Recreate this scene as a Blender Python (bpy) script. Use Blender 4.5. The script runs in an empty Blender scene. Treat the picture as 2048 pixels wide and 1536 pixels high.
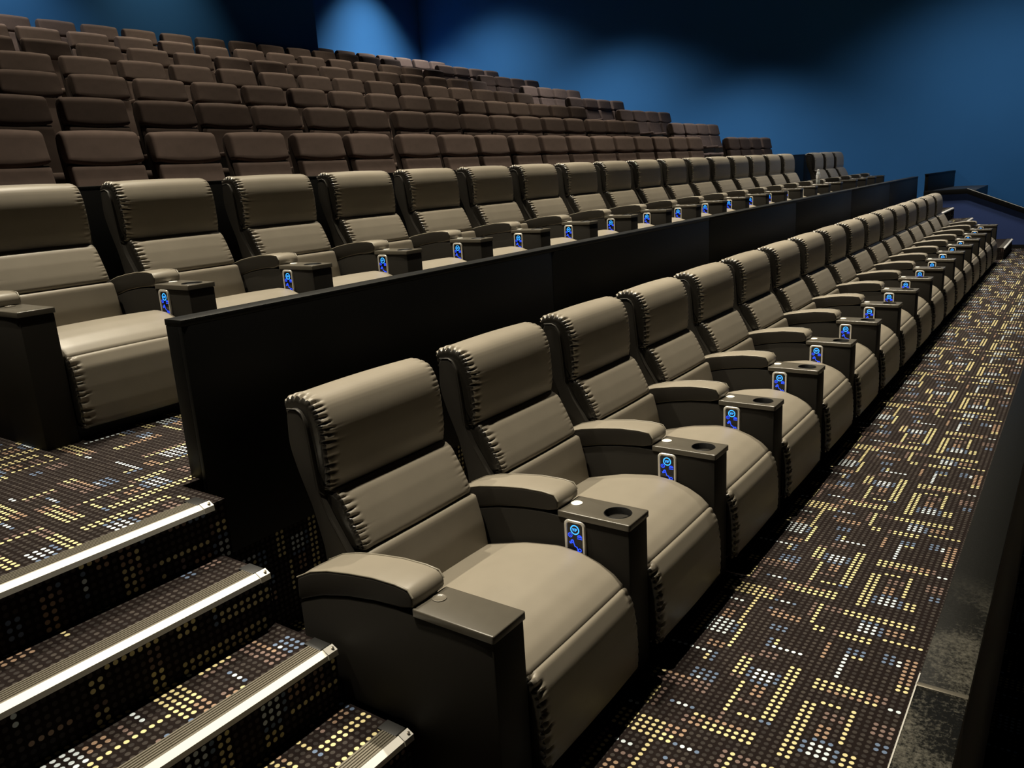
import bpy, bmesh, math, random
from mathutils import Vector, Matrix
random.seed(7)
PI = math.pi
S = bpy.context.scene
C = S.collection

# ------------------------------------------------------------------ camera, world, lights, exposure
cam_data = bpy.data.cameras.new('camera')
cam_data.sensor_width = 36.0
cam_data.lens = 1597.47 * 36.0 / 2048.0
cam_data.clip_start = 0.05
cam = bpy.data.objects.new('camera', cam_data)
C.objects.link(cam)
F_ = Vector((0.78240552, 0.57028036, -0.25024373)); R_ = Vector((0.57548482, -0.81564653, -0.05948078)); U_ = Vector((0.23803114, 0.09747338, 0.96635403))
cam.matrix_world = Matrix(((R_.x, U_.x, -F_.x, -1.46578), (R_.y, U_.y, -F_.y, -1.18284), (R_.z, U_.z, -F_.z, 1.77226), (0, 0, 0, 1)))
S.camera = cam

world = bpy.data.worlds.new('world')
S.world = world
world.use_nodes = True
world.node_tree.nodes['Background'].inputs[0].default_value = (1.0, 0.9, 0.75, 1)
world.node_tree.nodes['Background'].inputs[1].default_value = 0.004

S.view_settings.view_transform = 'Standard'
S.view_settings.look = 'None'
S.view_settings.gamma = 1.0
S.view_settings.use_curve_mapping = False
S.view_settings.exposure = 0.0

WARM = (1.0, 0.90, 0.71)
NEUT = (1.0, 0.90, 0.70)
COOL = (1.0, 0.97, 0.92)


def spot(name, loc, target, watt, cone, blend=0.6, color=WARM, radius=0.06):
    d = bpy.data.lights.new(name, 'SPOT')
    d.energy = watt
    d.spot_size = math.radians(cone)
    d.spot_blend = blend
    d.color = color
    d.shadow_soft_size = radius
    o = bpy.data.objects.new(name, d)
    o.location = loc
    v = Vector(target) - Vector(loc)
    o.rotation_euler = v.to_track_quat('-Z', 'Y').to_euler()
    C.objects.link(o)
    return o


# downlights of the ceiling, one line above each recliner row
for i, x in enumerate((-0.6, 1.8, 4.2, 6.6, 9.0, 11.4, 13.4)):
    spot('ceiling_downlight', (x, 1.60, 7.2), (x, 0.10, 0.0), (1450, 1800, 1950, 2050, 2050, 1950, 1100)[i], 54, 1.0, WARM, 0.05)
    spot('ceiling_downlight', (x + 0.2, 3.95, 7.7), (x + 0.2, 2.65, 0.8), (1800, 2350, 2450, 2450, 2250, 1900, 900)[i], 54, 1.0, WARM, 0.05)
# downlights over the brown rows
for x, y, w in ((3.6, 5.4, 620), (7.2, 5.4, 900), (10.8, 5.4, 950), (7.6, 12.0, 480), (2.4, 8.0, 700), (5.8, 8.0, 1150), (9.4, 8.0, 1150), (12.2, 7.6, 650), (3.8, 10.7, 1000), (7.2, 10.7, 1200), (10.6, 10.7, 1200)):
    spot('ceiling_downlight', (x, y, 8.5), (x, y - 0.2, 2.5), w, 62, 0.9, NEUT)
# downlights along the far aisle whose wide cones wash the blue side wall
for x, y, z, w in ((15.0, 12.6, 7.6, 820), (15.0, 8.8, 6.3, 620), (15.2, 5.4, 5.0, 330), (14.2, 0.5, 6.9, 740)):
    spot('aisle_downlight', (x, y, z), (x + 0.5, y - 0.1, 1.0), w, 116, 1.0, COOL, 0.25)
# wall washers of the back wall
spot('wall_washer', (15.3, 13.3, 8.6), (15.4, 14.4, 4.4), 2300, 72, 1.0, COOL, 0.1)
spot('wall_washer', (4.3, 11.8, 8.3), (4.5, 12.4, 4.4), 800, 66, 1.0, COOL, 0.1)


# ------------------------------------------------------------------ materials
def new_mat(name):
    m = bpy.data.materials.new(name)
    m.use_nodes = True
    nt = m.node_tree
    return m, nt, nt.nodes['Principled BSDF']


def simple(name, col, rough=0.5, metal=0.0, noise=0.0, scale=30.0, bump=0.0, spec=0.5, bscale=None):
    m, nt, b = new_mat(name)
    b.inputs['Roughness'].default_value = rough
    b.inputs['Metallic'].default_value = metal
    b.inputs['Specular IOR Level'].default_value = spec
    tc = nt.nodes.new('ShaderNodeTexCoord')
    nz = nt.nodes.new('ShaderNodeTexNoise')
    nz.inputs['Scale'].default_value = scale
    nz.inputs['Detail'].default_value = 4
    nt.links.new(tc.outputs['Object'], nz.inputs['Vector'])
    mx = nt.nodes.new('ShaderNodeMix')
    mx.data_type = 'RGBA'
    mx.inputs[6].default_value = (*[c * (1 - noise) for c in col], 1)
    mx.inputs[7].default_value = (*[min(1, c * (1 + noise)) for c in col], 1)
    nt.links.new(nz.outputs['Fac'], mx.inputs[0])
    nt.links.new(mx.outputs[2], b.inputs['Base Color'])
    if bump:
        n2 = nt.nodes.new('ShaderNodeTexNoise')
        n2.inputs['Scale'].default_value = bscale or scale * 6
        n2.inputs['Detail'].default_value = 3
        nt.links.new(tc.outputs['Object'], n2.inputs['Vector'])
        bp = nt.nodes.new('ShaderNodeBump')
        bp.inputs['Strength'].default_value = bump
        bp.inputs['Distance'].default_value = 0.002
        nt.links.new(n2.outputs['Fac'], bp.inputs['Height'])
        nt.links.new(bp.outputs['Normal'], b.inputs['Normal'])
    return m


def emit(name, col, strength):
    m, nt, b = new_mat(name)
    b.inputs['Base Color'].default_value = (*[c * 0.2 for c in col], 1)
    b.inputs['Emission Color'].default_value = (*col, 1)
    b.inputs['Emission Strength'].default_value = strength
    return m


M = {}
M['leather'] = simple('taupe_leather', (0.215, 0.19, 0.15), 0.42, 0, 0.10, 9, 0.12, 0.45, 700)
M['leather_side'] = simple('dark_leather_side', (0.030, 0.027, 0.023), 0.5, 0, 0.08, 12, 0.10, 0.25, 700)
M['gather'] = simple('dark_gathered_vinyl', (0.020, 0.018, 0.015), 0.25, 0, 0.1, 20, 0.05, 0.7, 400)
M['console'] = simple('console_panel', (0.022, 0.020, 0.017), 0.6, 0, 0.06, 14, 0.05, 0.15, 500)
M['tray'] = simple('tray_laminate', (0.085, 0.076, 0.060), 0.28, 0.0, 0.10, 25, 0.03, 0.7)
M['black'] = simple('matt_black', (0.006, 0.006, 0.006), 0.6)
M['piping'] = simple('leather_piping', (0.20, 0.18, 0.14), 0.4)
M['silver'] = simple('silver_bezel', (0.80, 0.78, 0.73), 0.35, 0.25)
M['button_white'] = simple('pearl_button', (0.86, 0.83, 0.76), 0.25)
M['button_dull'] = simple('dull_button', (0.14, 0.125, 0.10), 0.25)
M['screen'] = simple('panel_glass', (0.004, 0.005, 0.012), 0.12)
M['blue_lit'] = emit('backlit_blue', (0.02, 0.08, 1.0), 1.5)
M['cyan_lit'] = emit('backlit_cyan', (0.04, 0.36, 1.0), 1.9)
M['fabric'] = simple('brown_fabric', (0.112, 0.081, 0.069), 0.95, 0, 0.18, 14, 0.3, 0.15, 900)
M['fabric_dark'] = simple('brown_shell', (0.062, 0.046, 0.040), 0.9, 0, 0.15, 14, 0.2, 0.15, 900)
M['well'] = simple('cup_well_black', (0.002, 0.002, 0.002), 0.5)
M['gloss_black'] = simple('black_laminate', (0.004, 0.004, 0.0038), 0.48, 0, 0.2, 6, 0.02, 0.22)
M['cap_black'] = simple('black_cap', (0.006, 0.006, 0.0052), 0.45, 0, 0.5, 30, 0.1, 0.2, 60)


def scuffed_lit():  # scuffs, plus the lit sheen of the near end painted in, fading along X
    m, nt, b = new_mat('scuffed_lit_black_cap')
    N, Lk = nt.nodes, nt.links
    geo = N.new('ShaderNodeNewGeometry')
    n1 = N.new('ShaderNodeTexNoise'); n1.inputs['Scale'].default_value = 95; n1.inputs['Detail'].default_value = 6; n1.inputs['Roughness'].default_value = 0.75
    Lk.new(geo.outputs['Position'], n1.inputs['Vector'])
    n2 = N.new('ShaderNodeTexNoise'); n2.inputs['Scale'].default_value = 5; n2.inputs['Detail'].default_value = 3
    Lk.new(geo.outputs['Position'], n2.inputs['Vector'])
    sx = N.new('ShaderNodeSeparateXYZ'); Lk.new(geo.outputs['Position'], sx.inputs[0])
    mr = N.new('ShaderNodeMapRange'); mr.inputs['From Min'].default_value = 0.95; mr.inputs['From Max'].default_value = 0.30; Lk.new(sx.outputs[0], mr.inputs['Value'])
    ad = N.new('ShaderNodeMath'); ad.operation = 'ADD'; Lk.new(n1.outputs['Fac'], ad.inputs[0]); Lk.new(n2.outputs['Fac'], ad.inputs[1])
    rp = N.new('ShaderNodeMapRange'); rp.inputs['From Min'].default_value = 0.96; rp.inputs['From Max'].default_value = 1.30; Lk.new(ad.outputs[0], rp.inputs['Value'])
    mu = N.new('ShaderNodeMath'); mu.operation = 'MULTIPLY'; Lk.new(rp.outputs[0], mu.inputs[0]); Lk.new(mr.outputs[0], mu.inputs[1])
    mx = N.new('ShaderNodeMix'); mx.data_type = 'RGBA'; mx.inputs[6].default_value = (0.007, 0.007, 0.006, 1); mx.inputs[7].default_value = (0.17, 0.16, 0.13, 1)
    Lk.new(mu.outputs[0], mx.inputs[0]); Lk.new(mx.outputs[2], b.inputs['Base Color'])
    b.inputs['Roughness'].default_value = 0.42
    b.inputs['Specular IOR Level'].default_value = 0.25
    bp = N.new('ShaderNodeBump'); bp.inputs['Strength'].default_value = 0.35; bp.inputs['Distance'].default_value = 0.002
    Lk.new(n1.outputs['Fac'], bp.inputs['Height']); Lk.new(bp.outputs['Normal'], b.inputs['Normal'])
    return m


M['scuffed_lit'] = scuffed_lit()
M['alu'] = simple('ribbed_aluminium', (0.22, 0.20, 0.16), 0.4, 0.6, 0.1, 40)
M['strip'] = simple('white_edge_strip', (0.88, 0.86, 0.80), 0.35)
M['wall_blue'] = simple('blue_wall_paint', (0.046, 0.205, 0.51), 0.85, 0, 0.05, 1.5, 0.05, 0.2, 60)
M['wall_dark'] = simple('dark_wall_paint', (0.012, 0.02, 0.035), 0.85, 0, 0.05, 2)
M['low_blue'] = simple('navy_low_wall_paint', (0.050, 0.092, 0.29), 0.8, 0, 0.05, 2)
M['ceiling'] = simple('black_ceiling', (0.008, 0.008, 0.01), 0.9)
M['grey_top'] = simple('grey_landing_top', (0.045, 0.05, 0.055), 0.5, 0, 0.2, 10)
M['pet'] = simple('clear_plastic', (0.7, 0.74, 0.76), 0.1, 0, 0.0)
M['pet'].node_tree.nodes['Principled BSDF'].inputs['Transmission Weight'].default_value = 0.35
M['bottle_label'] = simple('bottle_label', (0.8, 0.82, 0.85), 0.5)
M['cap_white'] = simple('white_plastic_cap', (0.8, 0.8, 0.8), 0.4)

# carpet: real dot grid with the rectangles of coloured dots of the photograph
RECTS = [('B', 20, 20, -11, -11), ('B', 23, 23, -14, -14), ('B', 30, 32, -29, -29), ('B', 30, 32, -25, -25), ('B', 31, 31, -10, -10), ('B', 31, 31, -7, -7), ('B', 33, 33, -28, -26), ('B', 33, 33, -20, -19), ('B', 35, 36, -34, -33), ('B', 38, 40, -10, -7), ('B', 41, 41, -17, -15), ('B', 42, 44, -18, -18), ('B', 42, 44, -14, -14), ('B', 43, 45, -8, -8), ('B', 51, 53, -14, -14), ('B', 52, 53, -4, -4), ('B', 52, 54, -8, -8), ('B', 55, 56, -27, -26), ('B', 55, 56, -25, -25), ('B', 55, 57, -31, -30), ('B', 56, 57, -15, -13), ('B', 62, 64, -28, -28), ('B', 65, 65, -27, -25), ('B', 65, 65, -11, -11), ('O', 25, 25, -11, -9), ('O', 26, 26, -11, -9), ('O', 28, 28, -12, -11), ('O', 29, 29, -12, -11), ('O', 30, 30, -17, -13), ('O', 34, 36, -27, -26), ('O', 37, 37, -8, -4), ('O', 38, 40, -17, -16), ('O', 44, 44, -29, -25), ('O', 45, 46, -31, -30), ('O', 47, 48, -8, -6), ('O', 51, 55, -33, -33), ('O', 51, 57, -34, -33), ('O', 52, 56, -22, -22), ('O', 56, 58, -6, -5), ('O', 60, 61, -16, -12), ('O', 63, 64, -31, -29), ('P', 20, 20, -13, -12), ('P', 22, 23, -8, -8), ('P', 24, 24, -7, -4), ('P', 28, 29, -10, -10), ('P', 29, 33, -5, -5), ('P', 31, 32, -14, -14), ('P', 35, 35, -7, -4), ('P', 35, 35, -3, -2), ('P', 35, 37, -10, -9), ('P', 36, 36, -17, -15), ('P', 36, 36, -8, -4), ('P', 38, 39, -28, -26), ('P', 38, 40, -34, -32), ('P', 41, 41, -13, -12), ('P', 45, 46, -32, -32), ('P', 47, 47, -13, -12), ('P', 48, 49, -16, -14), ('P', 49, 63, -2, -2), ('P', 59, 60, -22, -22), ('P', 60, 60, -7, -5), ('P', 61, 62, -13, -11), ('P', 63, 67, -17, -17), ('P', 64, 67, -17, -17), ('P', 66, 67, -22, -19), ('W', 23, 23, -13, -12), ('W', 28, 28, -3, -2), ('W', 30, 32, -28, -26), ('W', 31, 31, -9, -8), ('W', 38, 38, -8, -8), ('W', 42, 44, -17, -15), ('W', 44, 44, -34, -33), ('W', 45, 45, -7, -1), ('W', 48, 54, -25, -25), ('W', 51, 51, -19, -15), ('W', 51, 55, -7, -4), ('W', 55, 56, -32, -32), ('W', 62, 62, -6, -4), ('W', 62, 64, -27, -25), ('W', 65, 65, -13, -12), ('Y', 17, 21, -8, -8), ('Y', 24, 24, -10, -9), ('Y', 24, 24, -3, -3), ('Y', 25, 25, -8, -2), ('Y', 26, 26, -8, -2), ('Y', 28, 28, -19, -13), ('Y', 28, 40, -24, -23), ('Y', 29, 29, -19, -13), ('Y', 29, 33, -4, -4), ('Y', 30, 30, -19, -18), ('Y', 30, 30, -12, -11), ('Y', 30, 32, -31, -30), ('Y', 33, 33, -18, -16), ('Y', 33, 40, -14, -14), ('Y', 34, 41, -29, -29), ('Y', 34, 47, -20, -19), ('Y', 36, 37, -3, -2), ('Y', 41, 41, -27, -25), ('Y', 42, 46, -13, -12), ('Y', 43, 44, -7, -7), ('Y', 44, 44, -31, -30), ('Y', 44, 44, -24, -23), ('Y', 45, 46, -29, -23), ('Y', 48, 55, -9, -9), ('Y', 49, 50, -34, -33), ('Y', 49, 55, -9, -9), ('Y', 49, 62, -3, -3), ('Y', 52, 53, -15, -15), ('Y', 54, 54, -27, -26), ('Y', 55, 64, -8, -8), ('Y', 59, 60, -27, -23), ('Y', 59, 60, -20, -19), ('Y', 61, 61, -34, -29), ('Y', 61, 67, -18, -18), ('Y', 64, 67, -18, -18), ('Y', 65, 66, -10, -2), ('Y', 66, 67, -32, -22), ('Y', 70, 67, -19, -10)]
PITCH = 0.0243
TX, TY = 42, 40
PHX, PHY = -0.4585, -0.0581


def carpet_material():
    m, nt, b = new_mat('dotted_carpet')
    N, Lk = nt.nodes, nt.links

    def math_(op, a, bb=None, c=None):
        n = N.new('ShaderNodeMath')
        n.operation = op
        for k, v in enumerate((a, bb, c)):
            if v is None:
                continue
            if isinstance(v, (int, float)):
                n.inputs[k].default_value = v
            else:
                Lk.new(v, n.inputs[k])
        return n.outputs[0]
    geo = N.new('ShaderNodeNewGeometry')
    sp = N.new('ShaderNodeSeparateXYZ'); Lk.new(geo.outputs['Position'], sp.inputs[0])
    sn = N.new('ShaderNodeSeparateXYZ'); Lk.new(geo.outputs['True Normal'], sn.inputs[0])
    X, Y, Z = sp.outputs
    vert = math_('LESS_THAN', math_('ABSOLUTE', sn.outputs[2]), 0.5)
    side = math_('GREATER_THAN', math_('ABSOLUTE', sn.outputs[0]), 0.5)
    # v = Y on treads, Z on risers ; u = X, or Y on faces that look along X
    v = math_('ADD', math_('MULTIPLY', Y, math_('SUBTRACT', 1.0, vert)), math_('MULTIPLY', Z, vert))
    u = math_('ADD', math_('MULTIPLY', X, math_('SUBTRACT', 1.0, side)), math_('MULTIPLY', Y, side))
    us = math_('ADD', math_('DIVIDE', u, PITCH), 0.5 - PHX)
    vs = math_('ADD', math_('DIVIDE', v, PITCH), 0.5 - PHY)
    iu, iv = math_('FLOOR', us), math_('FLOOR', vs)
    fu = math_('SUBTRACT', math_('FRACT', us), 0.5)
    fv = math_('SUBTRACT', math_('FRACT', vs), 0.5)
    d = math_('SQRT', math_('ADD', math_('MULTIPLY', fu, fu), math_('MULTIPLY', fv, fv)))
    dot = N.new('ShaderNodeMapRange'); dot.interpolation_type = 'SMOOTHSTEP'
    dot.inputs['From Min'].default_value = 0.35; dot.inputs['From Max'].default_value = 0.27
    Lk.new(d, dot.inputs['Value'])
    mu = math_('FLOORED_MODULO', math_('SUBTRACT', iu, 26.0), float(TX))
    mv = math_('FLOORED_MODULO', iv, float(TY))
    cols = {'Y': (0.66, 0.58, 0.31), 'W': (0.62, 0.70, 0.76), 'O': (0.34, 0.23, 0.16), 'P': (0.19, 0.135, 0.118), 'B': (0.13, 0.18, 0.28)}
    cur = None
    rnd = N.new('ShaderNodeTexWhiteNoise'); rnd.noise_dimensions = '2D'
    cb = N.new('ShaderNodeCombineXYZ'); Lk.new(iu, cb.inputs[0]); Lk.new(iv, cb.inputs[1]); Lk.new(cb.outputs[0], rnd.inputs['Vector'])
    dim = N.new('ShaderNodeMix'); dim.data_type = 'RGBA'
    dim.inputs[6].default_value = (0.028, 0.024, 0.023, 1); dim.inputs[7].default_value = (0.054, 0.046, 0.041, 1)
    Lk.new(rnd.outputs['Value'], dim.inputs[0])
    cur = dim.outputs[2]
    for key in 'PBOWY':
        acc = 0.0
        for (c, x0, x1, y0, y1) in RECTS:
            if c != key:
                continue
            a0 = (x0 - 26) % TX
            b0 = y0 % TY
            cx = math_('COMPARE', mu, a0 + (x1 - x0) / 2, (x1 - x0) / 2 + 0.3)
            cy = math_('COMPARE', mv, b0 + (y1 - y0) / 2, (y1 - y0) / 2 + 0.3)
            acc = math_('MULTIPLY_ADD', cx, cy, acc)
        acc = math_('MINIMUM', acc, 1.0)
        mx = N.new('ShaderNodeMix'); mx.data_type = 'RGBA'
        Lk.new(acc, mx.inputs[0]); Lk.new(cur, mx.inputs[6]); mx.inputs[7].default_value = (*cols[key], 1)
        cur = mx.outputs[2]
    nz = N.new('ShaderNodeTexNoise'); nz.inputs['Scale'].default_value = 260; Lk.new(geo.outputs['Position'], nz.inputs['Vector'])
    base = N.new('ShaderNodeMix'); base.data_type = 'RGBA'
    base.inputs[6].default_value = (0.006, 0.0042, 0.0038, 1); base.inputs[7].default_value = (0.015, 0.0098, 0.009, 1)
    Lk.new(nz.outputs['Fac'], base.inputs[0])
    fin = N.new('ShaderNodeMix'); fin.data_type = 'RGBA'
    Lk.new(dot.outputs[0], fin.inputs[0]); Lk.new(base.outputs[2], fin.inputs[6]); Lk.new(cur, fin.inputs[7])
    Lk.new(fin.outputs[2], b.inputs['Base Color'])
    b.inputs['Roughness'].default_value = 0.95
    b.inputs['Specular IOR Level'].default_value = 0.1
    bp = N.new('ShaderNodeBump'); bp.inputs['Strength'].default_value = 0.4; bp.inputs['Distance'].default_value = 0.002
    Lk.new(nz.outputs['Fac'], bp.inputs['Height']); Lk.new(bp.outputs['Normal'], b.inputs['Normal'])
    return m


M['carpet'] = carpet_material()


# ------------------------------------------------------------------ mesh helpers
def mesh(name, verts, faces, mat, smooth=True, angle=35):
    me = bpy.data.meshes.new(name)
    me.from_pydata([tuple(v) for v in verts], [], faces)
    me.validate()
    bm = bmesh.new(); bm.from_mesh(me)
    bmesh.ops.recalc_face_normals(bm, faces=bm.faces)
    bm.to_mesh(me); bm.free()
    if smooth:
        for p in me.polygons:
            p.use_smooth = True
        me.set_sharp_from_angle(angle=math.radians(angle))
    me.materials.append(M[mat])
    return me


def put(name, me, parent=None, loc=(0, 0, 0)):
    o = bpy.data.objects.new(name, me)
    C.objects.link(o)
    o.location = loc
    if parent is not None:
        o.parent = parent
    return o


def bevel_mesh(me, w, seg=2):
    bm = bmesh.new(); bm.from_mesh(me)
    es = [e for e in bm.edges if len(e.link_faces) == 2 and e.calc_face_angle(0) > 0.6]
    bmesh.ops.bevel(bm, geom=es, offset=w, segments=seg, profile=0.5, affect='EDGES', clamp_overlap=True)
    bm.to_mesh(me); bm.free()
    for p in me.polygons:
        p.use_smooth = True
    me.set_sharp_from_angle(angle=math.radians(40))
    return me


class MB:
    def __init__(self):
        self.v = []; self.f = []

    def box(self, x0, x1, y0, y1, z0, z1):
        n = len(self.v)
        self.v += [(x, y, z) for z in (z0, z1) for y in (y0, y1) for x in (x0, x1)]
        for q in ((0, 2, 3, 1), (4, 5, 7, 6), (0, 1, 5, 4), (2, 6, 7, 3), (0, 4, 6, 2), (1, 3, 7, 5)):
            self.f.append([n + k for k in q])
        return self

    def prism(self, prof, x0, x1):           # prof: closed (y, z) outline, extruded along x
        n = len(self.v); k = len(prof)
        self.v += [(x0, y, z) for y, z in prof] + [(x1, y, z) for y, z in prof]
        for i in range(k):
            j = (i + 1) % k
            self.f.append([n + i, n + j, n + k + j, n + k + i])
        self.f.append([n + i for i in range(k)]); self.f.append([n + k + i for i in reversed(range(k))])
        return self

    def tube(self, pts, r, seg=8):
        pts = [Vector(p) for p in pts]
        rings = []
        for i, p in enumerate(pts):
            d = (pts[min(i + 1, len(pts) - 1)] - pts[max(i - 1, 0)]).normalized()
            a = d.orthogonal().normalized(); bq = d.cross(a)
            if i and rings:
                a = (pa - d * pa.dot(d)).normalized(); bq = d.cross(a)
            pa = a
            n = len(self.v)
            for s in range(seg):
                t = 2 * PI * s / seg
                self.v.append(tuple(p + (a * math.cos(t) + bq * math.sin(t)) * r))
            rings.append(n)
        for q, w in zip(rings, rings[1:]):
            for s in range(seg):
                t = (s + 1) % seg
                self.f.append([q + s, q + t, w + t, w + s])
        self.f.append([rings[0] + s for s in range(seg)]); self.f.append([rings[-1] + s for s in reversed(range(seg))])
        return self

    def lathe(self, prof, seg=20, c=(0, 0, 0)):   # prof: (r, z)
        rings = []
        for r, z in prof:
            n = len(self.v)
            for s in range(seg):
                t = 2 * PI * s / seg
                self.v.append((c[0] + r * math.cos(t), c[1] + r * math.sin(t), c[2] + z))
            rings.append(n)
        for q, w in zip(rings, rings[1:]):
            for s in range(seg):
                t = (s + 1) % seg
                self.f.append([q + s, q + t, w + t, w + s])
        self.f.append([rings[0] + s for s in reversed(range(seg))]); self.f.append([rings[-1] + s for s in range(seg)])
        return self

    def build(self, name, mat, parent=None, loc=(0, 0, 0), bevel=0, smooth=True, seg=2):
        me = mesh(name, self.v, self.f, mat, smooth)
        if bevel:
            bevel_mesh(me, bevel, seg)
        return put(name, me, parent, loc)


def fillet(ctrl, seg=6):
    """ctrl: (y, z, radius) -> outline with rounded corners"""
    out = []
    k = len(ctrl)
    for i in range(k):
        p = Vector(ctrl[i][:2]); a = Vector(ctrl[i - 1][:2]); bb = Vector(ctrl[(i + 1) % k][:2])
        r = ctrl[i][2]
        u = (a - p); w = (bb - p)
        lu, lw = u.length, w.length
        u.normalize(); w.normalize()
        ang = u.angle(w)
        if r <= 0 or ang > 3.1:
            out.append(p.copy()); continue
        t = min(r / math.tan(ang / 2), lu * 0.48, lw * 0.48)
        p0 = p + u * t; p1 = p + w * t
        for s in range(seg + 1):
            q = s / seg
            out.append(p0 * (1 - q) ** 2 + p * 2 * q * (1 - q) + p1 * q * q)
    return out


def resample(pts, ds):
    k = len(pts)
    L = [0]
    for i in range(k):
        L.append(L[-1] + (pts[(i + 1) % k] - pts[i]).length)
    n = max(12, int(L[-1] / ds))
    out = []
    j = 0
    for s in range(n):
        t = L[-1] * s / n
        while L[j + 1] < t:
            j += 1
        q = (t - L[j]) / max(1e-9, L[j + 1] - L[j])
        out.append(pts[j].lerp(pts[(j + 1) % k], q))
    return out


SIDE = []


def cushion(ctrl, x0, x1, r, ds=0.012, ruff=0.0, ruff_pitch=0.022, front=None, crown=0.0, mid=8, warp=None, seed=1, dark=0):
    """upholstered roll: (y, z) outline lofted along x, rounded ends, optional gathers near both ends"""
    rg = random.Random(seed)
    P = resample(fillet(ctrl), ds)
    k = len(P)
    area = sum(P[i].x * P[(i + 1) % k].y - P[(i + 1) % k].x * P[i].y for i in range(k))
    sg = 1 if area > 0 else -1
    nrm = []
    for i in range(k):
        d = P[(i + 1) % k] - P[i - 1]
        nrm.append(Vector((d.y, -d.x)).normalized() * sg)
    arc = [0]
    for i in range(1, k):
        arc.append(arc[-1] + (P[i] - P[i - 1]).length)
    wf = [1.0 if front is None else front(p.x, p.y) for p in P]
    st = []
    for s in range(6):
        t = PI / 2 * s / 5
        st.append((r * (1 - math.cos(t)), r * (1 - math.sin(t))))
    extra = [r + 0.007 * (q + 1) for q in range(6)] if ruff else []
    near = st + [(e, 0.0) for e in extra]
    W = x1 - x0
    e0 = near[-1][0]
    stations = [(x0 + a, d, a) for a, d in near]
    stations += [(x0 + e0 + (W - 2 * e0) * (q + 1) / (mid + 1), 0.0, 9.0) for q in range(mid)]
    stations += [(x1 - a, d, a) for a, d in reversed(near)]
    amp = [0.35 + 0.9 * rg.random() for _ in range(400)]
    skew = [9 * (rg.random() - 0.3) for _ in range(400)]
    reach = [0.022 + 0.030 * rg.random() for _ in range(400)]
    ph = []
    acc = 0.0
    for i in range(k):
        step = (arc[i] - arc[i - 1]) if i else 0
        acc += step / (ruff_pitch * (1.0 + 0.45 * math.sin(arc[i] * 61) * math.sin(arc[i] * 37 + seed)))
        ph.append(acc)
    V = []; Fc = []
    for si, (x, d, a) in enumerate(stations):
        u = (x - x0) / W
        far = u > 0.5
        g = 0.0
        if ruff and a < 1:
            g = min(1.0, (a / (0.8 * r)) ** 0.8) if a > 0 else 0.15
            if far: g *= 0.25
        cr = crown * (1 - (2 * u - 1) ** 2)
        for i in range(k):
            off = -d + cr * wf[i]
            if g:
                q = ph[i] + (37.37 if far else 0) + skew[int(ph[i])] * min(a, 0.06)
                n_ = int(q)
                fall = 1.0 if a < r * 0.8 else max(0.0, 1 - (a - r * 0.8) / reach[n_]) ** 1.2
                off -= ruff * g * fall * amp[n_] * wf[i] * (math.exp(-((q - n_ - 0.5) / 0.17) ** 2) - 0.25)
            p = P[i] + nrm[i] * off
            y, z = p.x, p.y
            if warp:
                y, z = warp(u, y, z)
            V.append((x, y, z))
    for s in range(len(stations) - 1):
        for i in range(k):
            j = (i + 1) % k
            Fc.append([s * k + i, s * k + j, (s + 1) * k + j, (s + 1) * k + i])
    Fc.append(list(range(k))); Fc.append([(len(stations) - 1) * k + i for i in reversed(range(k))])
    n = len(stations)
    SIDE[:] = [1 if (s < dark or s >= n - 1 - dark) else 0 for s in range(n - 1) for _ in range(k)] + [1 if dark else 0] * 2
    return V, Fc


def empty(name, loc, label=None, cat=None, group=None):
    o = bpy.data.objects.new(name, None)
    o.empty_display_size = 0.1
    C.objects.link(o)
    o.location = loc
    if label: o['label'] = label
    if cat: o['category'] = cat
    if group: o['group'] = group
    return o


def structure(o, label=None):
    o['kind'] = 'structure'
    if label: o['label'] = label
    return o


def copy_tree(o, parent=None):
    c = o.copy()
    C.objects.link(c)
    c.parent = parent
    for ch in [q for q in KIDS.get(o.name, [])]:
        copy_tree(ch, c)
    return c


KIDS = {}


def index_kids(o):
    KIDS[o.name] = list(o.children)
    for ch in o.children:
        index_kids(ch)


# ------------------------------------------------------------------ the room
XL, XR = -6.0, 17.6
YB, YR = 12.85, 15.27        # face of the booth wall, back wall of the recess
XB = 11.42
ZT = 8.6
TZ = 0.757                   # rise between the recliner tiers
structure(MB().box(XR, XR + 0.2, -9, YR + 0.2, -1.6, ZT).build('wall_right', 'wall_blue'), 'tall blue painted side wall washed by spotlights')
structure(MB().box(XB, XR, YR, YR + 0.2, -1.6, ZT).build('wall_back', 'wall_blue'), 'blue back wall of the recess behind the top row')
structure(MB().box(XL, XB, YB, YR + 0.2, -1.6, ZT).build('wall_back.001', 'wall_blue'), 'dark blue projecting back wall above the top brown rows')
structure(MB().box(XL - 0.2, XL, -9, YR + 0.2, -1.6, ZT).build('wall_left', 'wall_dark'))
structure(MB().box(XL, XR, -9.2, -9, -1.6, ZT).build('wall_front', 'wall_dark'))
structure(MB().box(XL, XR, -9, YR, ZT, ZT + 0.2).build('ceiling', 'ceiling'))
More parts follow.
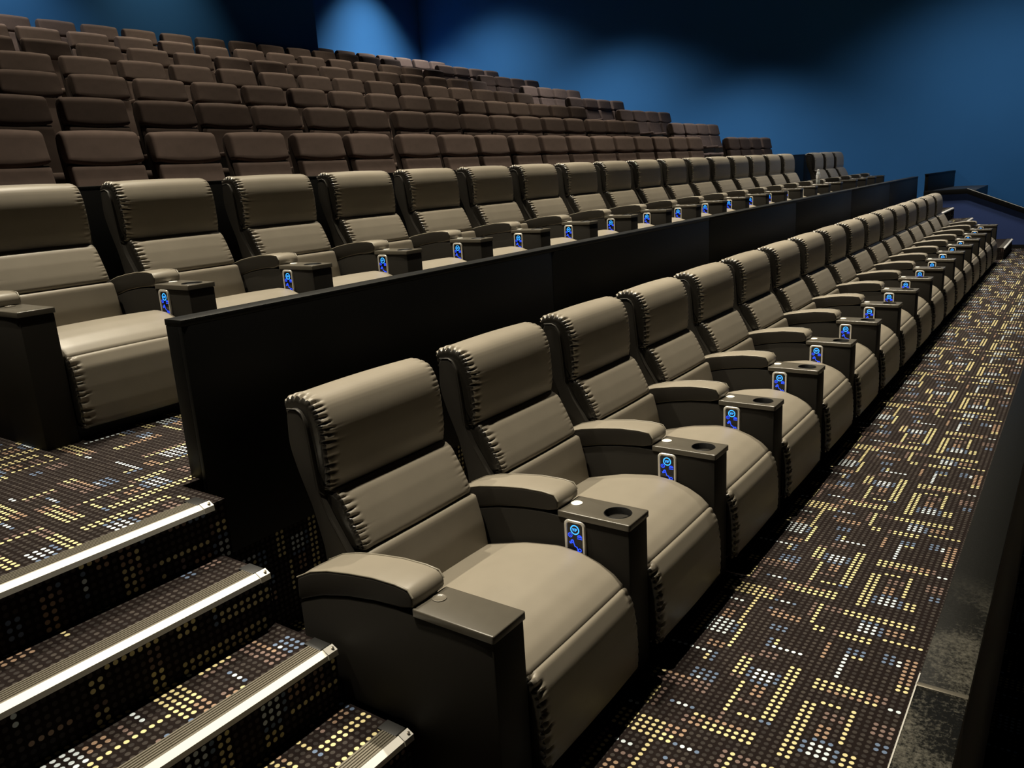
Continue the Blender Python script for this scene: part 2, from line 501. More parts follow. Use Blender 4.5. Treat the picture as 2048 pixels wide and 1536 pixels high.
# lower tier, recliner tiers
structure(MB().box(XL, XR, -9, -1.0, -1.6, -TZ).build('floor', 'carpet', smooth=False), 'carpet of the lower tier beyond the front barrier')
structure(MB().box(XL, XR, -1.0, 1.42, -1.6, 0.0).build('floor.001', 'carpet', smooth=False), 'dotted carpet in front of the front row recliners')
structure(MB().box(0.03, 15.45, 1.42, 3.76, -1.6, TZ).build('floor.002', 'carpet', smooth=False), 'dotted carpet of the second recliner row')
structure(MB().box(XL, 0.03, 1.166, 3.76, -1.6, TZ).build('floor.003', 'carpet', smooth=False), 'dotted carpet of the landing above the aisle stairs')
structure(MB().box(15.45, XR, 1.42, 3.76, -1.6, TZ).build('floor.004', 'carpet', smooth=False))
B1F, BRISE, BY = 1.141, 0.384, 1.265
for i in range(7):
    y0 = 3.76 + BY * i + (0.10 if i else 0)
    y1 = 3.86 + BY * (i + 1) if i < 6 else 12.75
    structure(MB().box(XL, XR, y0, min(y1, YB if i < 6 else 12.75), 0.0, B1F + BRISE * i).build('floor.%03d' % (5 + i), 'carpet', smooth=False))
B8F = 3.772
structure(MB().box(XB, XR, 12.75, YR, 0.0, B8F).build('floor.012', 'carpet', smooth=False))


# ------------------------------------------------------------------ stairs with edge strips
def stair(name, x0, x1, ys, zs, yback, label):
    n = len(ys)
    mb = MB()
    for i, (y, z) in enumerate(zip(ys, zs)):
        if i == n - 1:
            break
        mb.box(x0, x1, y + 0.006, ys[i + 1] + 0.006 if i < n - 2 else yback, 0.0, z)
    st = structure(mb.build(name, 'carpet', smooth=False), label)
    for i, (y, z) in enumerate(zip(ys, zs)):
        e = MB()
        a0, a1 = x0, x1
        # ribbed aluminium profile
        prof = [(y + 0.012, z + 0.001)]
        q = y + 0.022
        while q < y + 0.080:
            prof += [(q, z + 0.008), (q + 0.005, z + 0.008), (q + 0.006, z + 0.005), (q + 0.009, z + 0.005)]
            q += 0.010
        prof += [(y + 0.086, z + 0.001)]
        e.prism(prof, a0, a1 - 0.045)
        nos = e.build('nosing', 'alu', st, smooth=False)
        MB().prism([(y - 0.006, z - 0.020), (y - 0.004, z - 0.004), (y + 0.018, z + 0.008), (y + 0.022, z + 0.002), (y + 0.010, z - 0.02)], a0, a1 - 0.040).build('edge_strip', 'strip', nos)
        MB().prism([(y - 0.007, z - 0.022), (y - 0.005, z - 0.003), (y + 0.018, z + 0.009), (y + 0.022, z + 0.001), (y + 0.010, z - 0.022)], a1 - 0.038, a1).build('end_cap', 'silver', nos)
        MB().box(a1 - 0.045, a1, y + 0.026, y + 0.100, z - 0.001, z + 0.007).build('end_block', 'black', nos, bevel=0.002)
        MB().lathe([(0.005, -0.0015), (0.005, 0.0015), (0.003, 0.0025)], 10, (0, 0, 0)).build('screw', 'alu', nos, (a1 - 0.012, y + 0.004, z + 0.0055)).rotation_euler = (0.5, 0, 0)
    return st


stair('stair_flight', -3.4, -0.02, [0.318, 0.614, 0.903, 1.161], [0.189, 0.379, 0.568, 0.757], 1.17, 'carpeted aisle steps with white edge strips beside the front row')
stair('stair_flight.001', 13.75, 15.30, [-0.10, 0.22, 0.54, 0.86], [0.189, 0.379, 0.568, 0.757], 0.87, 'far carpeted steps with white edge strips below the navy wall')
structure(MB().box(13.75, 15.42, 0.866, 1.42, -0.2, TZ).build('floor.013', 'carpet', smooth=False))


# ------------------------------------------------------------------ black barriers
def barrier(name, xs, yf, yb, zlow, zfloor, ztop, label, hang=True):
    b = empty(name, (xs[0], yf, zfloor), label, 'barrier')
    for x0, x1 in zip(xs, xs[1:]):
        MB().box(0.0, x1 - x0 - 0.003, 0.0, 0.022, zlow - zfloor, ztop - zfloor - 0.024).build('front_panel', 'gloss_black', b, (x0 - xs[0], 0, 0), bevel=0.0015)
    MB().box(0.0, xs[-1] - xs[0], 0.022, yb - yf, 0.0, ztop - zfloor - 0.024).build('core', 'gloss_black', b, bevel=0.002)
    return b


def caps(b, xs, d, h, mat='cap_black'):
    for x0, x1 in zip(xs, xs[1:]):
        MB().box(0.0, x1 - x0 - 0.004, -0.004, d + 0.004, h - 0.024, h).build('top_cap', mat, b, (x0 - xs[0], 0, 0), bevel=0.003)


xs = [0.105 + 2.4225 * i for i in range(7)]
b1 = barrier('barrier', xs, 1.380, 1.476, 0.44, TZ, 1.357, 'long black glossy barrier standing behind the front row recliners')
caps(b1, [0.105, 4.95, 9.80, 14.64], 0.096, 0.60)
xs0 = [-0.60, 0.33, 2.75, 5.17, 7.6, 10.02, 12.44, 14.64]
b0 = barrier('barrier', xs0, -1.063, -0.967, -0.318, 0.0, 0.60, 'black front barrier with scuffed cap at right edge of carpet')
caps(b0, [-0.60, 0.33, 5.17, 10.02, 14.64], 0.096, 0.60, 'scuffed_lit')
MB().box(0.922, 0.938, -0.0045, 0.1005, 0.590, 0.6018).build('joint_strip', 'alu', b0, bevel=0.002)
MB().box(0.0, 0.975, 0.0985, 0.1015, 0.584, 0.6012).build('worn_edge_highlight', 'silver', b0)  # bright strip put in for the highlight along the worn inner edge
xs2 = [-1.2, 1.3, 3.72, 6.14, 8.56, 10.98, 13.4, 15.8, 17.58]
b2 = barrier('barrier', xs2, 3.70, 3.80, 0.757, B1F, 1.87, 'black low barrier between the second recliner row and brown seats')
caps(b2, [-1.2, 3.72, 8.56, 13.4, 17.58], 0.10, 1.87 - B1F)

# far exit ramp: navy low wall with black cap, landing, short black panel
lw = structure(MB().prism([(1.40, 0.0), (1.40, 0.98), (0.69, 1.00), (-0.24, 0.62), (-1.70, 0.02), (-1.70, -0.9), (-1.0, -0.9), (-1.0, 0.0)], 15.5, 15.62).build('partition_wall', 'low_blue', smooth=False), 'navy blue low wall of the exit ramp with black sloping cap')
MB().prism([(1.40, 0.98), (1.40, 1.06), (0.69, 1.08), (-0.24, 0.70), (-1.72, 0.09), (-1.72, 0.01), (-0.24, 0.61), (0.69, 0.99)], 15.46, 15.66).build('wall_cap', 'gloss_black', lw, bevel=0.004)
MB().prism([(0.69, 1.081), (0.685, 1.086), (-0.24, 0.706), (-1.72, 0.096), (-1.72, 0.090), (-0.24, 0.700)], 15.46, 15.48).build('cap_edge_highlight', 'strip', lw)  # thin white strip standing in for the lit highlight on the cap edge
MB().box(15.49, 15.50, -0.95, 1.30, 0.0, 0.07).build('skirting', 'black', lw)
structure(MB().box(15.62, XR, 0.56, 1.42, -0.2, 1.05).build('floor.014', 'grey_top', smooth=False), 'dark grey exit landing beyond the navy low wall')
bp = empty('exit_barrier', (15.62, 1.36, 1.0), 'short black panel standing at the far exit landing', 'barrier')
MB().box(0, 1.97, 0, 0.06, 0.05, 0.345).build('panel_board', 'gloss_black', bp, bevel=0.003)
MB().box(-0.01, 1.98, -0.005, 0.065, 0.345, 0.37).build('top_cap', 'gloss_black', bp, bevel=0.003)
bp.rotation_euler = (0, 0, -0.10)


# ------------------------------------------------------------------ recliner
OX, OY = 0.4625, 0.45     # root sits under the middle of the seat


def sh(vf):
    V, Fc = vf
    return [(x - OX, y - OY, z) for x, y, z in V], Fc


def frontness(y, z):
    return 1.0


HEAD = [(0.778, 0.803, 0.012), (0.768, 0.86, 0.2), (0.770, 0.95, 0.3), (0.777, 1.03, 0.2), (0.812, 1.110, 0.075), (0.90, 1.124, 0.10), (0.962, 1.10, 0.03), (0.945, 0.98, 0.1), (0.865, 0.805, 0.02)]
LUMB = [(0.652, 0.612, 0.016), (0.672, 0.665, 0.2), (0.703, 0.728, 0.2), (0.738, 0.788, 0.06), (0.770, 0.806, 0.02), (0.84, 0.80, 0.02), (0.80, 0.68, 0.05), (0.72, 0.603, 0.02)]
LOWB = [(0.585, 0.34, 0.02), (0.598, 0.42, 0.1), (0.612, 0.50, 0.1), (0.640, 0.604, 0.016), (0.73, 0.605, 0.02), (0.70, 0.45, 0.05), (0.66, 0.33, 0.02)]
SEAT = [(0.012, 0.378, 0.012), (0.050, 0.413, 0.08), (0.105, 0.442, 0.10), (0.180, 0.466, 0.12), (0.270, 0.474, 0.2), (0.416, 0.453, 0.3), (0.576, 0.410, 0.1), (0.66, 0.385, 0.03), (0.66, 0.30, 0.03), (0.08, 0.29, 0.05), (0.03, 0.34, 0.02)]
LEGR = [(0.004, 0.376, 0.022), (-0.024, 0.322, 0.08), (-0.036, 0.24, 0.12), (-0.040, 0.15, 0.15), (-0.036, 0.06, 0.03), (0.03, 0.055, 0.03), (0.09, 0.20, 0.1), (0.075, 0.30, 0.05), (0.03, 0.372, 0.012)]
SHELL = [(0.62, 0.10, 0.02), (0.60, 0.34, 0.05), (0.68, 0.575, 0.1), (0.735, 0.66, 0.1), (0.775, 0.72, 0.1), (0.818, 0.80, 0.06), (0.828, 0.95, 0.2), (0.836, 1.04, 0.03), (0.868, 1.082, 0.03), (0.925, 1.078, 0.03), (0.935, 0.95, 0.2), (0.905, 0.86, 0.1), (0.855, 0.74, 0.1), (0.82, 0.60, 0.1), (0.80, 0.10, 0.02)]
ARM = [(0.795, 0.485, 0.01), (0.790, 0.566, 0.02), (0.72, 0.603, 0.1), (0.64, 0.626, 0.1), (0.54, 0.643, 0.1), (0.44, 0.655, 0.1), (0.35, 0.657, 0.1), (0.300, 0.652, 0.03), (0.284, 0.630, 0.02), (0.284, 0.601, 0.008), (0.33, 0.589, 0.05), (0.44, 0.580, 0.1), (0.56, 0.562, 0.1), (0.68, 0.532, 0.1), (0.77, 0.497, 0.05)]
CONS = [(0.0, 0.0), (0.0, 0.577), (0.286, 0.577), (0.35, 0.580), (0.44, 0.574), (0.56, 0.556), (0.68, 0.526), (0.77, 0.490), (0.79, 0.478), (0.79, 0.0)]

ME = {}


def cmesh(key, ctrl, x0, x1, r, mat, **kw):
    V, Fc = sh(cushion(ctrl, x0, x1, r, **kw))
    me = mesh(key, V, Fc, mat, True, 60)
    if kw.get('dark'):
        me.materials.append(M['gather'] if kw.get('ruff') else M['leather_side'])
        me.polygons.foreach_set('material_index', SIDE)
    ME[key] = me


cmesh('headrest', HEAD, 0.163, 0.766, 0.024, 'leather', ds=0.0038, ruff=0.019, ruff_pitch=0.024, crown=0.006, seed=3, dark=3)
cmesh('lumbar_cushion', LUMB, 0.172, 0.760, 0.022, 'leather', ds=0.0038, ruff=0.016, ruff_pitch=0.021, crown=0.005, seed=4, dark=3)
cmesh('lower_back_cushion', LOWB, 0.168, 0.764, 0.016, 'leather', crown=0.002)
cmesh('seat_cushion', SEAT, 0.150, 0.776, 0.026, 'leather', crown=0.006, mid=10)
cmesh('leg_rest', LEGR, 0.153, 0.773, 0.024, 'leather', ds=0.006, ruff=0.022, ruff_pitch=0.028, crown=0.004, seed=6, dark=3)
cmesh('back_shell', SHELL, 0.149, 0.778, 0.008, 'leather_side', ds=0.02, mid=2)
cmesh('armrest', ARM, 0.780, 0.925, 0.008, 'leather', ds=0.014, mid=2, crown=0.004, dark=3)


def rounded_rect(w, h, r, seg=5):
    pts = []
    for cx, cy, a0 in ((w / 2 - r, h / 2 - r, 0), (-w / 2 + r, h / 2 - r, 90), (-w / 2 + r, -h / 2 + r, 180), (w / 2 - r, -h / 2 + r, 270)):
        for s in range(seg + 1):
            a = math.radians(a0 + 90 * s / seg)
            pts.append((cx + r * math.cos(a), cy + r * math.sin(a)))
    return pts


def tray_mesh(hole):
    """console plate x .776..929, y -.005..285 ; with a round hole for the cup when asked"""
    outer = [(x + 0.8525, y + 0.140) for x, y in rounded_rect(0.153, 0.290, 0.006, 3)]
    z0, z1 = 0.578, 0.601
    V = []; Fc = []
    if not hole:
        k = len(outer)
        V = [(x, y, z0) for x, y in outer] + [(x, y, z1) for x, y in outer]
        Fc = [[i, (i + 1) % k, k + (i + 1) % k, k + i] for i in range(k)] + [list(range(k))[::-1], list(range(k, 2 * k))]
    else:
        cx, cy, rr = 0.855, 0.080, 0.048
        angs = sorted(set([2 * PI * s / 40 for s in range(40)] + [math.atan2(y - cy, x - cx) % (2 * PI) for x, y in outer]))
        ring_o = []; ring_i = []
        for a in angs:
            dx, dy = math.cos(a), math.sin(a)
            best = None
            k = len(outer)
            for i in range(k):
                (ax, ay), (bx, by) = outer[i], outer[(i + 1) % k]
                ex, ey = bx - ax, by - ay
                den = dx * ey - dy * ex
                if abs(den) < 1e-12: continue
                t = ((ax - cx) * ey - (ay - cy) * ex) / den
                u = ((ax - cx) * dy - (ay - cy) * dx) / den
                if t > 0 and -1e-6 <= u <= 1 + 1e-6 and (best is None or t < best): best = t
            ring_o.append((cx + dx * best, cy + dy * best)); ring_i.append((cx + dx * rr, cy + dy * rr))
        n = len(angs)
        for ring in (ring_o, ring_i):
            for z in (z0, z1):
                V += [(x, y, z) for x, y in ring]
        o0, o1, i0, i1 = 0, n, 2 * n, 3 * n
        for s in range(n):
            t = (s + 1) % n
            Fc += [[o0 + s, o0 + t, o1 + t, o1 + s], [o1 + s, o1 + t, i1 + t, i1 + s], [i1 + s, i1 + t, i0 + t, i0 + s], [i0 + s, i0 + t, o0 + t, o0 + s]]
    V = [(x - OX, y - OY, z) for x, y, z in V]
    return V, Fc


for key, hole in (('tray_top', True), ('tray_plain', False)):
    V, Fc = tray_mesh(hole)
    ME[key] = mesh(key, V, Fc, 'tray', True, 30)
    bm = bmesh.new(); bm.from_mesh(ME[key])
    es = [e for e in bm.edges if len(e.link_faces) == 2 and e.calc_face_angle(0) > 1.2 and abs(e.verts[0].co.z - 0.601) < 1e-4 and abs(e.verts[1].co.z - 0.601) < 1e-4]
    bmesh.ops.bevel(bm, geom=es, offset=0.0035, segments=2, profile=0.5, affect='EDGES', clamp_overlap=True)
    bm.to_mesh(ME[key]); bm.free()
    for p in ME[key].polygons: p.use_smooth = True
    ME[key].set_sharp_from_angle(angle=math.radians(50))


def lathe_mesh(key, prof, mat, c, seg=28):
    m_ = MB().lathe(prof, seg, (c[0] - OX, c[1] - OY, c[2]))
    ME[key] = mesh(key, m_.v, m_.f, mat, True, 40)


lathe_mesh('cup_holder', [(0.047, 0.0), (0.0475, 0.0025), (0.050, 0.0025), (0.050, 0.0), (0.049, -0.001), (0.0476, -0.002), (0.045, -0.07), (0.0, -0.072)], 'black', (0.855, 0.080, 0.601))
# open well: inner wall seen from above
ME['cup_holder'] = None
mw = MB()
prof = [(0.0505, 0.0012), (0.0490, 0.0030), (0.0472, 0.0012), (0.0450, -0.075), (0.002, -0.077)]
rings = []
for r, z in prof:
    n = len(mw.v)
    for s in range(32):
        t = 2 * PI * s / 32
        mw.v.append((0.855 - OX + r * math.cos(t), 0.080 - OY + r * math.sin(t), 0.600 + z))
    rings.append(n)
for q, w in zip(rings, rings[1:]):
    for s in range(32):
        t = (s + 1) % 32
        mw.f.append([q + s, q + t, w + t, w + s])
mw.f.append([rings[-1] + s for s in range(32)])
ME['cup_holder'] = mesh('cup_holder', mw.v, mw.f, 'well', True, 50)
for p in ME['cup_holder'].polygons: pass
lathe_mesh('call_button', [(0.0215, 0.0), (0.0215, 0.0022), (0.0190, 0.0034), (0.0, 0.0034)], 'button_white', (0.862, 0.253, 0.601))
lathe_mesh('call_button_dull', [(0.0215, 0.0), (0.0215, 0.0025), (0.0195, 0.0030), (0.0180, 0.0018), (0.0, 0.0018)], 'button_dull', (0.862, 0.253, 0.601))

m_ = MB().prism([(y - OY, z) for y, z in CONS], 0.781 - OX, 0.924 - OX)
ME['console'] = bevel_mesh(mesh('console', m_.v, m_.f, 'console'), 0.006, 2)
m_ = MB().box(0.17 - OX, 0.76 - OX, 0.06 - OY, 0.80 - OY, 0.0, 0.30)
ME['base'] = mesh('base', m_.v, m_.f, 'black')
# piping along both upper edges of the armrest
crest = [(y - OY, z) for y, z, r in ARM[1:9]]
for q, x in enumerate((0.7835, 0.9215)):
    m_ = MB().tube([(x - OX, y + (0.002 if i == 0 else 0), z + 0.0005) for i, (y, z) in enumerate(crest)], 0.0032, 6)
    ME['piping%d' % q] = mesh('piping', m_.v, m_.f, 'piping', True, 70)
# piping on the wings of the back
for q, x in enumerate((0.150, 0.777)):
    m_ = MB().tube([(x - OX, y - OY, z) for y, z in ((0.69, 0.585), (0.735, 0.655), (0.775, 0.715), (0.815, 0.80), (0.826, 0.95), (0.836, 1.03), (0.85, 1.068), (0.875, 1.08), (0.92, 1.077))], 0.0028, 6)
    ME['wing_piping%d' % q] = mesh('wing_piping', m_.v, m_.f, 'leather_side', True, 70)

# control panel on the near face of the console, seen from the seat
PY, PZ = 0.2135, 0.5025        # centre
def panel_pt(a, b, d):         # a to the viewer's right (towards the front), b up, d out of the console
    return (0.781 - OX - d, PY - OY - a, PZ + b)


outer = rounded_rect(0.086, 0.146, 0.020, 5); inner = rounded_rect(0.062, 0.122, 0.010, 5)
k = len(outer)
V = []
for ring, d in ((outer, 0.0), (outer, 0.006), ([(x * 0.93, y * 0.96) for x, y in outer], 0.009), ([(x * 1.06, y * 1.03) for x, y in inner], 0.008), (inner, 0.004)):
    V += [panel_pt(a, b, d) for a, b in ring]
Fc = []
for q in range(4):
    for i in range(k):
        j = (i + 1) % k
        Fc.append([q * k + i, q * k + j, (q + 1) * k + j, (q + 1) * k + i])
ME['control_panel'] = mesh('control_panel', V, Fc, 'silver', True, 50)
V = [panel_pt(a, b, 0.0045) for a, b in inner]
ME['screen'] = mesh('screen', V, [list(range(k))], 'screen', False)


def stroke(mb, pts, w, closed=False, d=0.0052):
    """flat glowing line on the panel"""
    k = len(pts)
    segs = [(pts[i], pts[(i + 1) % k]) for i in range(k if closed else k - 1)]
    for (ax, ay), (bx, by) in segs:
        dx, dy = bx - ax, by - ay
        l = math.hypot(dx, dy) or 1e-9
        ex, ey = dx / l * w * 0.5, dy / l * w * 0.5
        nx, ny = -ey, ex
        n = len(mb.v)
        mb.v += [panel_pt(ax - ex + nx, ay - ey + ny, d), panel_pt(bx + ex + nx, by + ey + ny, d), panel_pt(bx + ex - nx, by + ey - ny, d), panel_pt(ax - ex - nx, ay - ey - ny, d)]
        mb.f.append([n, n + 1, n + 2, n + 3])


def circ(cx, cy, r, n=18, a0=0, a1=360):
    return [(cx + r * math.cos(math.radians(a0 + (a1 - a0) * i / n)), cy + r * math.sin(math.radians(a0 + (a1 - a0) * i / n))) for i in range(n + (0 if a1 - a0 == 360 else 1))]


mb = MB()
stroke(mb, circ(0.0, 0.036, 0.0165), 0.0040, True)
# VIP
stroke(mb, [(-0.0095, 0.041), (-0.0065, 0.031), (-0.0035, 0.041)], 0.0020, d=0.0054)
stroke(mb, [(0.0, 0.041), (0.0, 0.031)], 0.0020, d=0.0054)
stroke(mb, [(0.0040, 0.031), (0.0040, 0.041), (0.0080, 0.0405), (0.0088, 0.038), (0.0080, 0.036), (0.0040, 0.0355)], 0.0018, d=0.0054)
ME['vip_icon'] = mesh('vip_icon', mb.v, mb.f, 'cyan_lit', False)
mb = MB()
stroke(mb, circ(-0.020, 0.013, 0.0080, 14), 0.0024, True)
stroke(mb, [(-0.0215, 0.017), (-0.0205, 0.010), (-0.0175, 0.012)], 0.0022, d=0.0054)
stroke(mb, circ(0.019, 0.010, 0.0085, 10, 0, 180), 0.0024)
stroke(mb, [(0.012, 0.0105), (0.026, 0.0105)], 0.0026, d=0.0054)
stroke(mb, [(0.0105, 0.004), (0.0275, 0.004)], 0.0030)
stroke(mb, [(0.014, 0.015), (0.024, 0.0135)], 0.0026, d=0.0054)
# reclining figure and its two arrows
stroke(mb, [(-0.009, -0.008), (-0.002, -0.028), (0.007, -0.031), (0.012, -0.047)], 0.0036)
stroke(mb, circ(-0.012, -0.010, 0.0050, 10), 0.0032, True)
stroke(mb, [(-0.021, -0.018), (-0.015, -0.009), (-0.010, -0.004)], 0.0030, d=0.0054)
stroke(mb, [(-0.023, -0.013), (-0.021, -0.019), (-0.015, -0.018)], 0.0026, d=0.0056)
stroke(mb, circ(0.018, -0.040, 0.0058, 10), 0.0030, True)
stroke(mb, [(0.008, -0.046), (0.013, -0.052), (0.020, -0.046)], 0.0030, d=0.0054)
ME['seat_icons'] = mesh('seat_icons', mb.v, mb.f, 'blue_lit', False)

ORD = ['first', 'second', 'third', 'fourth', 'fifth', 'sixth', 'seventh', 'eighth', 'ninth', 'tenth', 'eleventh', 'twelfth', 'thirteenth', 'fourteenth', 'fifteenth', 'sixteenth', 'seventeenth', 'eighteenth', 'nineteenth', 'twentieth', 'twenty-first', 'twenty-second']


def make_recliner():
    r = empty('recliner', (0, 0, 0))
    for key in ('base', 'seat_cushion', 'leg_rest', 'lower_back_cushion', 'lumbar_cushion', 'headrest'):
        put(key, ME[key], r)
    s = put('back_shell', ME['back_shell'], r)
    put('wing_piping', ME['wing_piping0'], s)
    put('wing_piping', ME['wing_piping1'], s)
    con = put('console', ME['console'], r)
    t = put('tray_top', ME['tray_top'], r)
    put('cup_holder', ME['cup_holder'], t)
    put('call_button', ME['call_button'], t)
    a = put('armrest', ME['armrest'], r)
    put('piping', ME['piping0'], a)
    put('piping', ME['piping1'], a)
    cp = put('control_panel', ME['control_panel'], r)
    put('screen', ME['screen'], cp)
    put('vip_icon', ME['vip_icon'], cp)
    put('seat_icons', ME['seat_icons'], cp)
    return r


def end_console(r):
    """extra console and armrest on the near side of the first recliner of a row"""
    dx = (-0.78, 0, 0)
    put('console', ME['console'], r, dx)
    t = put('tray_top', ME['tray_plain'], r, dx)
    put('call_button', ME['call_button_dull'], t)
    a = put('armrest', ME['armrest'], r, dx)
    put('piping', ME['piping0'], a)
    put('piping', ME['piping1'], a)


proto = make_recliner()
index_kids(proto)
P_ = 0.78
used = False


def place_recliner(x0, y0, z, label, group, rz=0.0):
    global used
    o = copy_tree(proto) if used else proto
    used = True
    o.location = (x0 + OX, y0 + OY, z)
    o.rotation_euler = (0, 0, rz)
    o['label'] = label; o['category'] = 'recliner'; o['group'] = group
    return o


rows_first = []
for k in range(17):
    lab = 'taupe leather recliner nearest the camera, first in the front row beside the stairs' if k == 0 else ('taupe leather recliner, last and farthest in the front row' if k == 16 else 'taupe leather recliner, %s from the near stairs in the front row' % ORD[k])
    o = place_recliner(k * P_, 0.0, 0.0, lab, 'front row recliners')
    if k == 0: rows_first.append(o)
for k in range(17):
    lab = 'taupe leather recliner at left edge, first in the second row behind the barrier' if k == 0 else 'taupe leather recliner, %s from the near end of the second row' % ORD[k]
    o = place_recliner(-0.008 + k * P_, 2.353, TZ, lab, 'second row recliners')
    if k == 0: rows_first.append(o)
for k in range(3):
    lab = 'dim leather recliner past the gap in the second row, %s from the gap' % ORD[k]
    o = place_recliner(14.33 + k * P_, 2.353, TZ, lab, 'second row recliners by the blue wall')
    if k == 0: rows_first.append(o)
for o in rows_first:
    end_console(o)

# ------------------------------------------------------------------ brown cinema seats
UP = [(-0.056, 0.918, 0.02), (-0.032, 1.00, 0.2), (-0.006, 1.112, 0.035), (0.03, 1.137, 0.04), (0.10, 1.127, 0.04), (0.105, 1.05, 0.05), (0.05, 0.915, 0.02)]
LO = [(-0.165, 0.44, 0.04), (-0.118, 0.64, 0.2), (-0.066, 0.80, 0.2), (-0.046, 0.897, 0.025), (0.04, 0.90, 0.02), (-0.02, 0.60, 0.1), (-0.08, 0.43, 0.03)]
SH = [(-0.06, 0.34, 0.02), (0.0, 0.60, 0.1), (0.05, 0.90, 0.1), (0.085, 1.11, 0.03), (0.125, 1.118, 0.02), (0.135, 1.02, 0.1), (0.085, 0.75, 0.1), (0.0, 0.34, 0.02)]
PAN = [(-0.60, 0.41, 0.04), (-0.60, 0.475, 0.04), (-0.45, 0.49, 0.1), (-0.16, 0.455, 0.03), (-0.14, 0.38, 0.02), (-0.40, 0.36, 0.05)]


def up_warp(u, y, z):
    if z < 1.0:
        t = (1.0 - z) / 0.1
        z -= 0.034 * (1 - (2 * u - 1) ** 2) * min(1, t)
    return y, z


def raw(key, ctrl, x0, x1, r, mat, **kw):
    V, Fc = cushion(ctrl, x0, x1, r, **kw)
    ME[key] = mesh(key, V, Fc, mat, True, 60)


raw('b_head', UP, -0.285, 0.285, 0.022, 'fabric', ds=0.018, crown=0.010, mid=7, warp=up_warp)
raw('b_back', LO, -0.278, 0.278, 0.018, 'fabric', ds=0.025, crown=0.006, mid=5)
raw('b_shell', SH, -0.272, 0.272, 0.008, 'fabric_dark', ds=0.04, mid=1)
raw('b_seat', PAN, -0.265, 0.265, 0.02, 'fabric', ds=0.03, crown=0.008, mid=4)
m_ = MB().box(-0.023, 0.023, -0.50, -0.04, 0.60, 0.645)
ME['b_arm'] = bevel_mesh(mesh('b_arm', m_.v, m_.f, 'fabric'), 0.014, 3)
m_ = MB().box(-0.020, 0.020, -0.42, -0.02, 0.0, 0.60)
ME['b_post'] = mesh('b_post', m_.v, m_.f, 'black')
proto_b = None


def make_brown():
    r = empty('cinema_seat', (0, 0, 0))
    put('head_cushion', ME['b_head'], r)
    put('back_cushion', ME['b_back'], r)
    put('back_shell', ME['b_shell'], r)
    put('seat_cushion', ME['b_seat'], r)
    p = put('armrest_post', ME['b_post'], r, (0.318, 0, 0))
    put('armrest_pad', ME['b_arm'], p)
    return r


proto_b = make_brown()
index_kids(proto_b)
used_b = False


def place_brown(xc, y, z, label, group):
    global used_b
    o = copy_tree(proto_b) if used_b else proto_b
    used_b = True
    o.location = (xc, y + random.uniform(-0.012, 0.012), z)
    o.rotation_euler = (random.uniform(-0.010, 0.010), 0, random.uniform(-0.012, 0.012))
    o['label'] = label; o['category'] = 'seat'; o['group'] = group
    return o


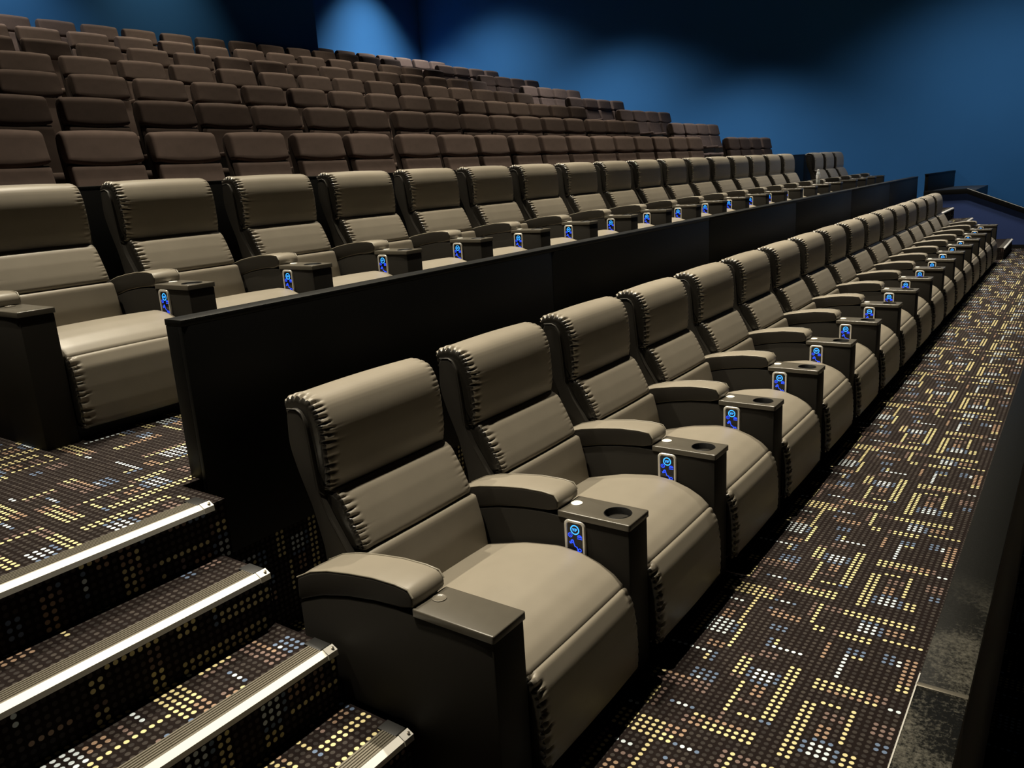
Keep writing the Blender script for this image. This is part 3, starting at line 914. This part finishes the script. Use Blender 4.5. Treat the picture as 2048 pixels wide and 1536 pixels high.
# right edges of the head cushions, read row by row
EDGES = {
    1: [0.67, 1.368, 2.069, 2.764, 3.484, 4.196, 4.858, 5.607, 6.334, 6.994, 7.687, 8.331, 9.036, 9.706, 10.348, 10.99, 11.66, 12.335, 13.033],
    2: [0.72, 1.42, 2.121, 2.787, 3.51, 4.10, 4.768, 5.456, 6.165, 6.9, 7.575, 8.282, 8.97, 9.63, 10.347, 11.015, 11.769, 12.458, 13.088],
    3: [1.45, 2.15, 2.855, 3.561, 4.283, 5.002, 5.688, 6.382, 7.086, 7.827, 8.521, 9.203, 9.969, 10.595, 11.18, 11.82, 12.536, 13.227],
    4: [2.10, 2.80, 3.50, 4.17, 4.863, 5.56, 6.261, 6.972, 7.685, 8.363, 9.078, 9.798, 10.496, 11.212, 11.913, 12.595, 13.305],
    5: [2.28, 2.98, 3.683, 4.381, 5.088, 5.784, 6.535, 7.205, 7.923, 8.617, 9.321, 9.94, 10.55, 11.28, 12.019, 12.733, 13.42],
    6: [2.85, 3.55, 4.251, 4.951, 5.652, 6.364, 7.078, 7.773, 8.509, 9.201, 9.951, 10.663, 11.366, 12.087, 12.794, 13.495],
    7: [3.77, 4.47, 5.172, 5.871, 6.586, 7.271, 7.991, 8.701, 9.423, 10.10, 10.77, 11.44, 12.11, 12.78, 13.449],
    8: [12.624, 13.314, 14.027, 14.67, 15.308, 15.993, 16.681],
}
for i in range(1, 9):
    y = 4.79 + BY * (i - 1)
    z = B1F + BRISE * (i - 1) if i < 8 else B8F
    es = EDGES[i]
    n = len(es)
    km = (n - 1) / 2; em = sum(es) / n
    sl = sum((k - km) * (e - em) for k, e in enumerate(es)) / sum((k - km) ** 2 for k in range(n))
    es = [0.55 * (em + sl * (k - km)) + 0.45 * e for k, e in enumerate(es)]
    for k, e in enumerate(es):
        if i < 8:
            lab = 'brown fabric cinema seat, %s from the far end of %s brown row' % (ORD[n - 1 - k] if n - 1 - k else 'last', ORD[i - 1])
            lab = 'brown cinema seat, %s from right end of main block, %s row above recliners' % (ORD[n - 1 - k], ORD[i - 1])
        else:
            lab = 'brown cinema seat in the topmost row under the lit blue wall, %s from its left' % ORD[k]
        place_brown(e - 0.285, y, z, lab, 'brown cinema seats, %s row above the recliners' % ORD[i - 1])
    if i < 8:
        x0 = {1: 14.45, 2: 14.62, 3: 14.75, 4: 14.78, 5: 14.85, 6: 14.88, 7: 14.85}[i]
        for k in range(4):
            place_brown(x0 + 0.285 + k * 0.665, y, z, 'dark brown cinema seat of the wall block, %s from aisle, %s row above recliners' % (ORD[k], ORD[i - 1]), 'brown cinema seats by the blue wall, %s row' % ORD[i - 1])

# ------------------------------------------------------------------ water bottle on a console of the second row
wb = empty('water_bottle', (12.555, 2.353 + 0.19, TZ + 0.6015), 'clear plastic water bottle standing on a recliner console in the second row', 'bottle')
MB().lathe([(0.028, 0.0), (0.032, 0.006), (0.032, 0.06), (0.029, 0.075), (0.032, 0.09), (0.032, 0.155), (0.026, 0.185), (0.013, 0.212), (0.013, 0.222)], 24).build('bottle_body', 'pet', wb)
MB().lathe([(0.0324, 0.092), (0.0326, 0.094), (0.0326, 0.146), (0.0324, 0.148)], 24).build('label_sleeve', 'bottle_label', wb)
MB().lathe([(0.0155, 0.215), (0.0155, 0.234), (0.013, 0.238), (0.004, 0.238)], 20).build('bottle_cap', 'cap_white', wb)
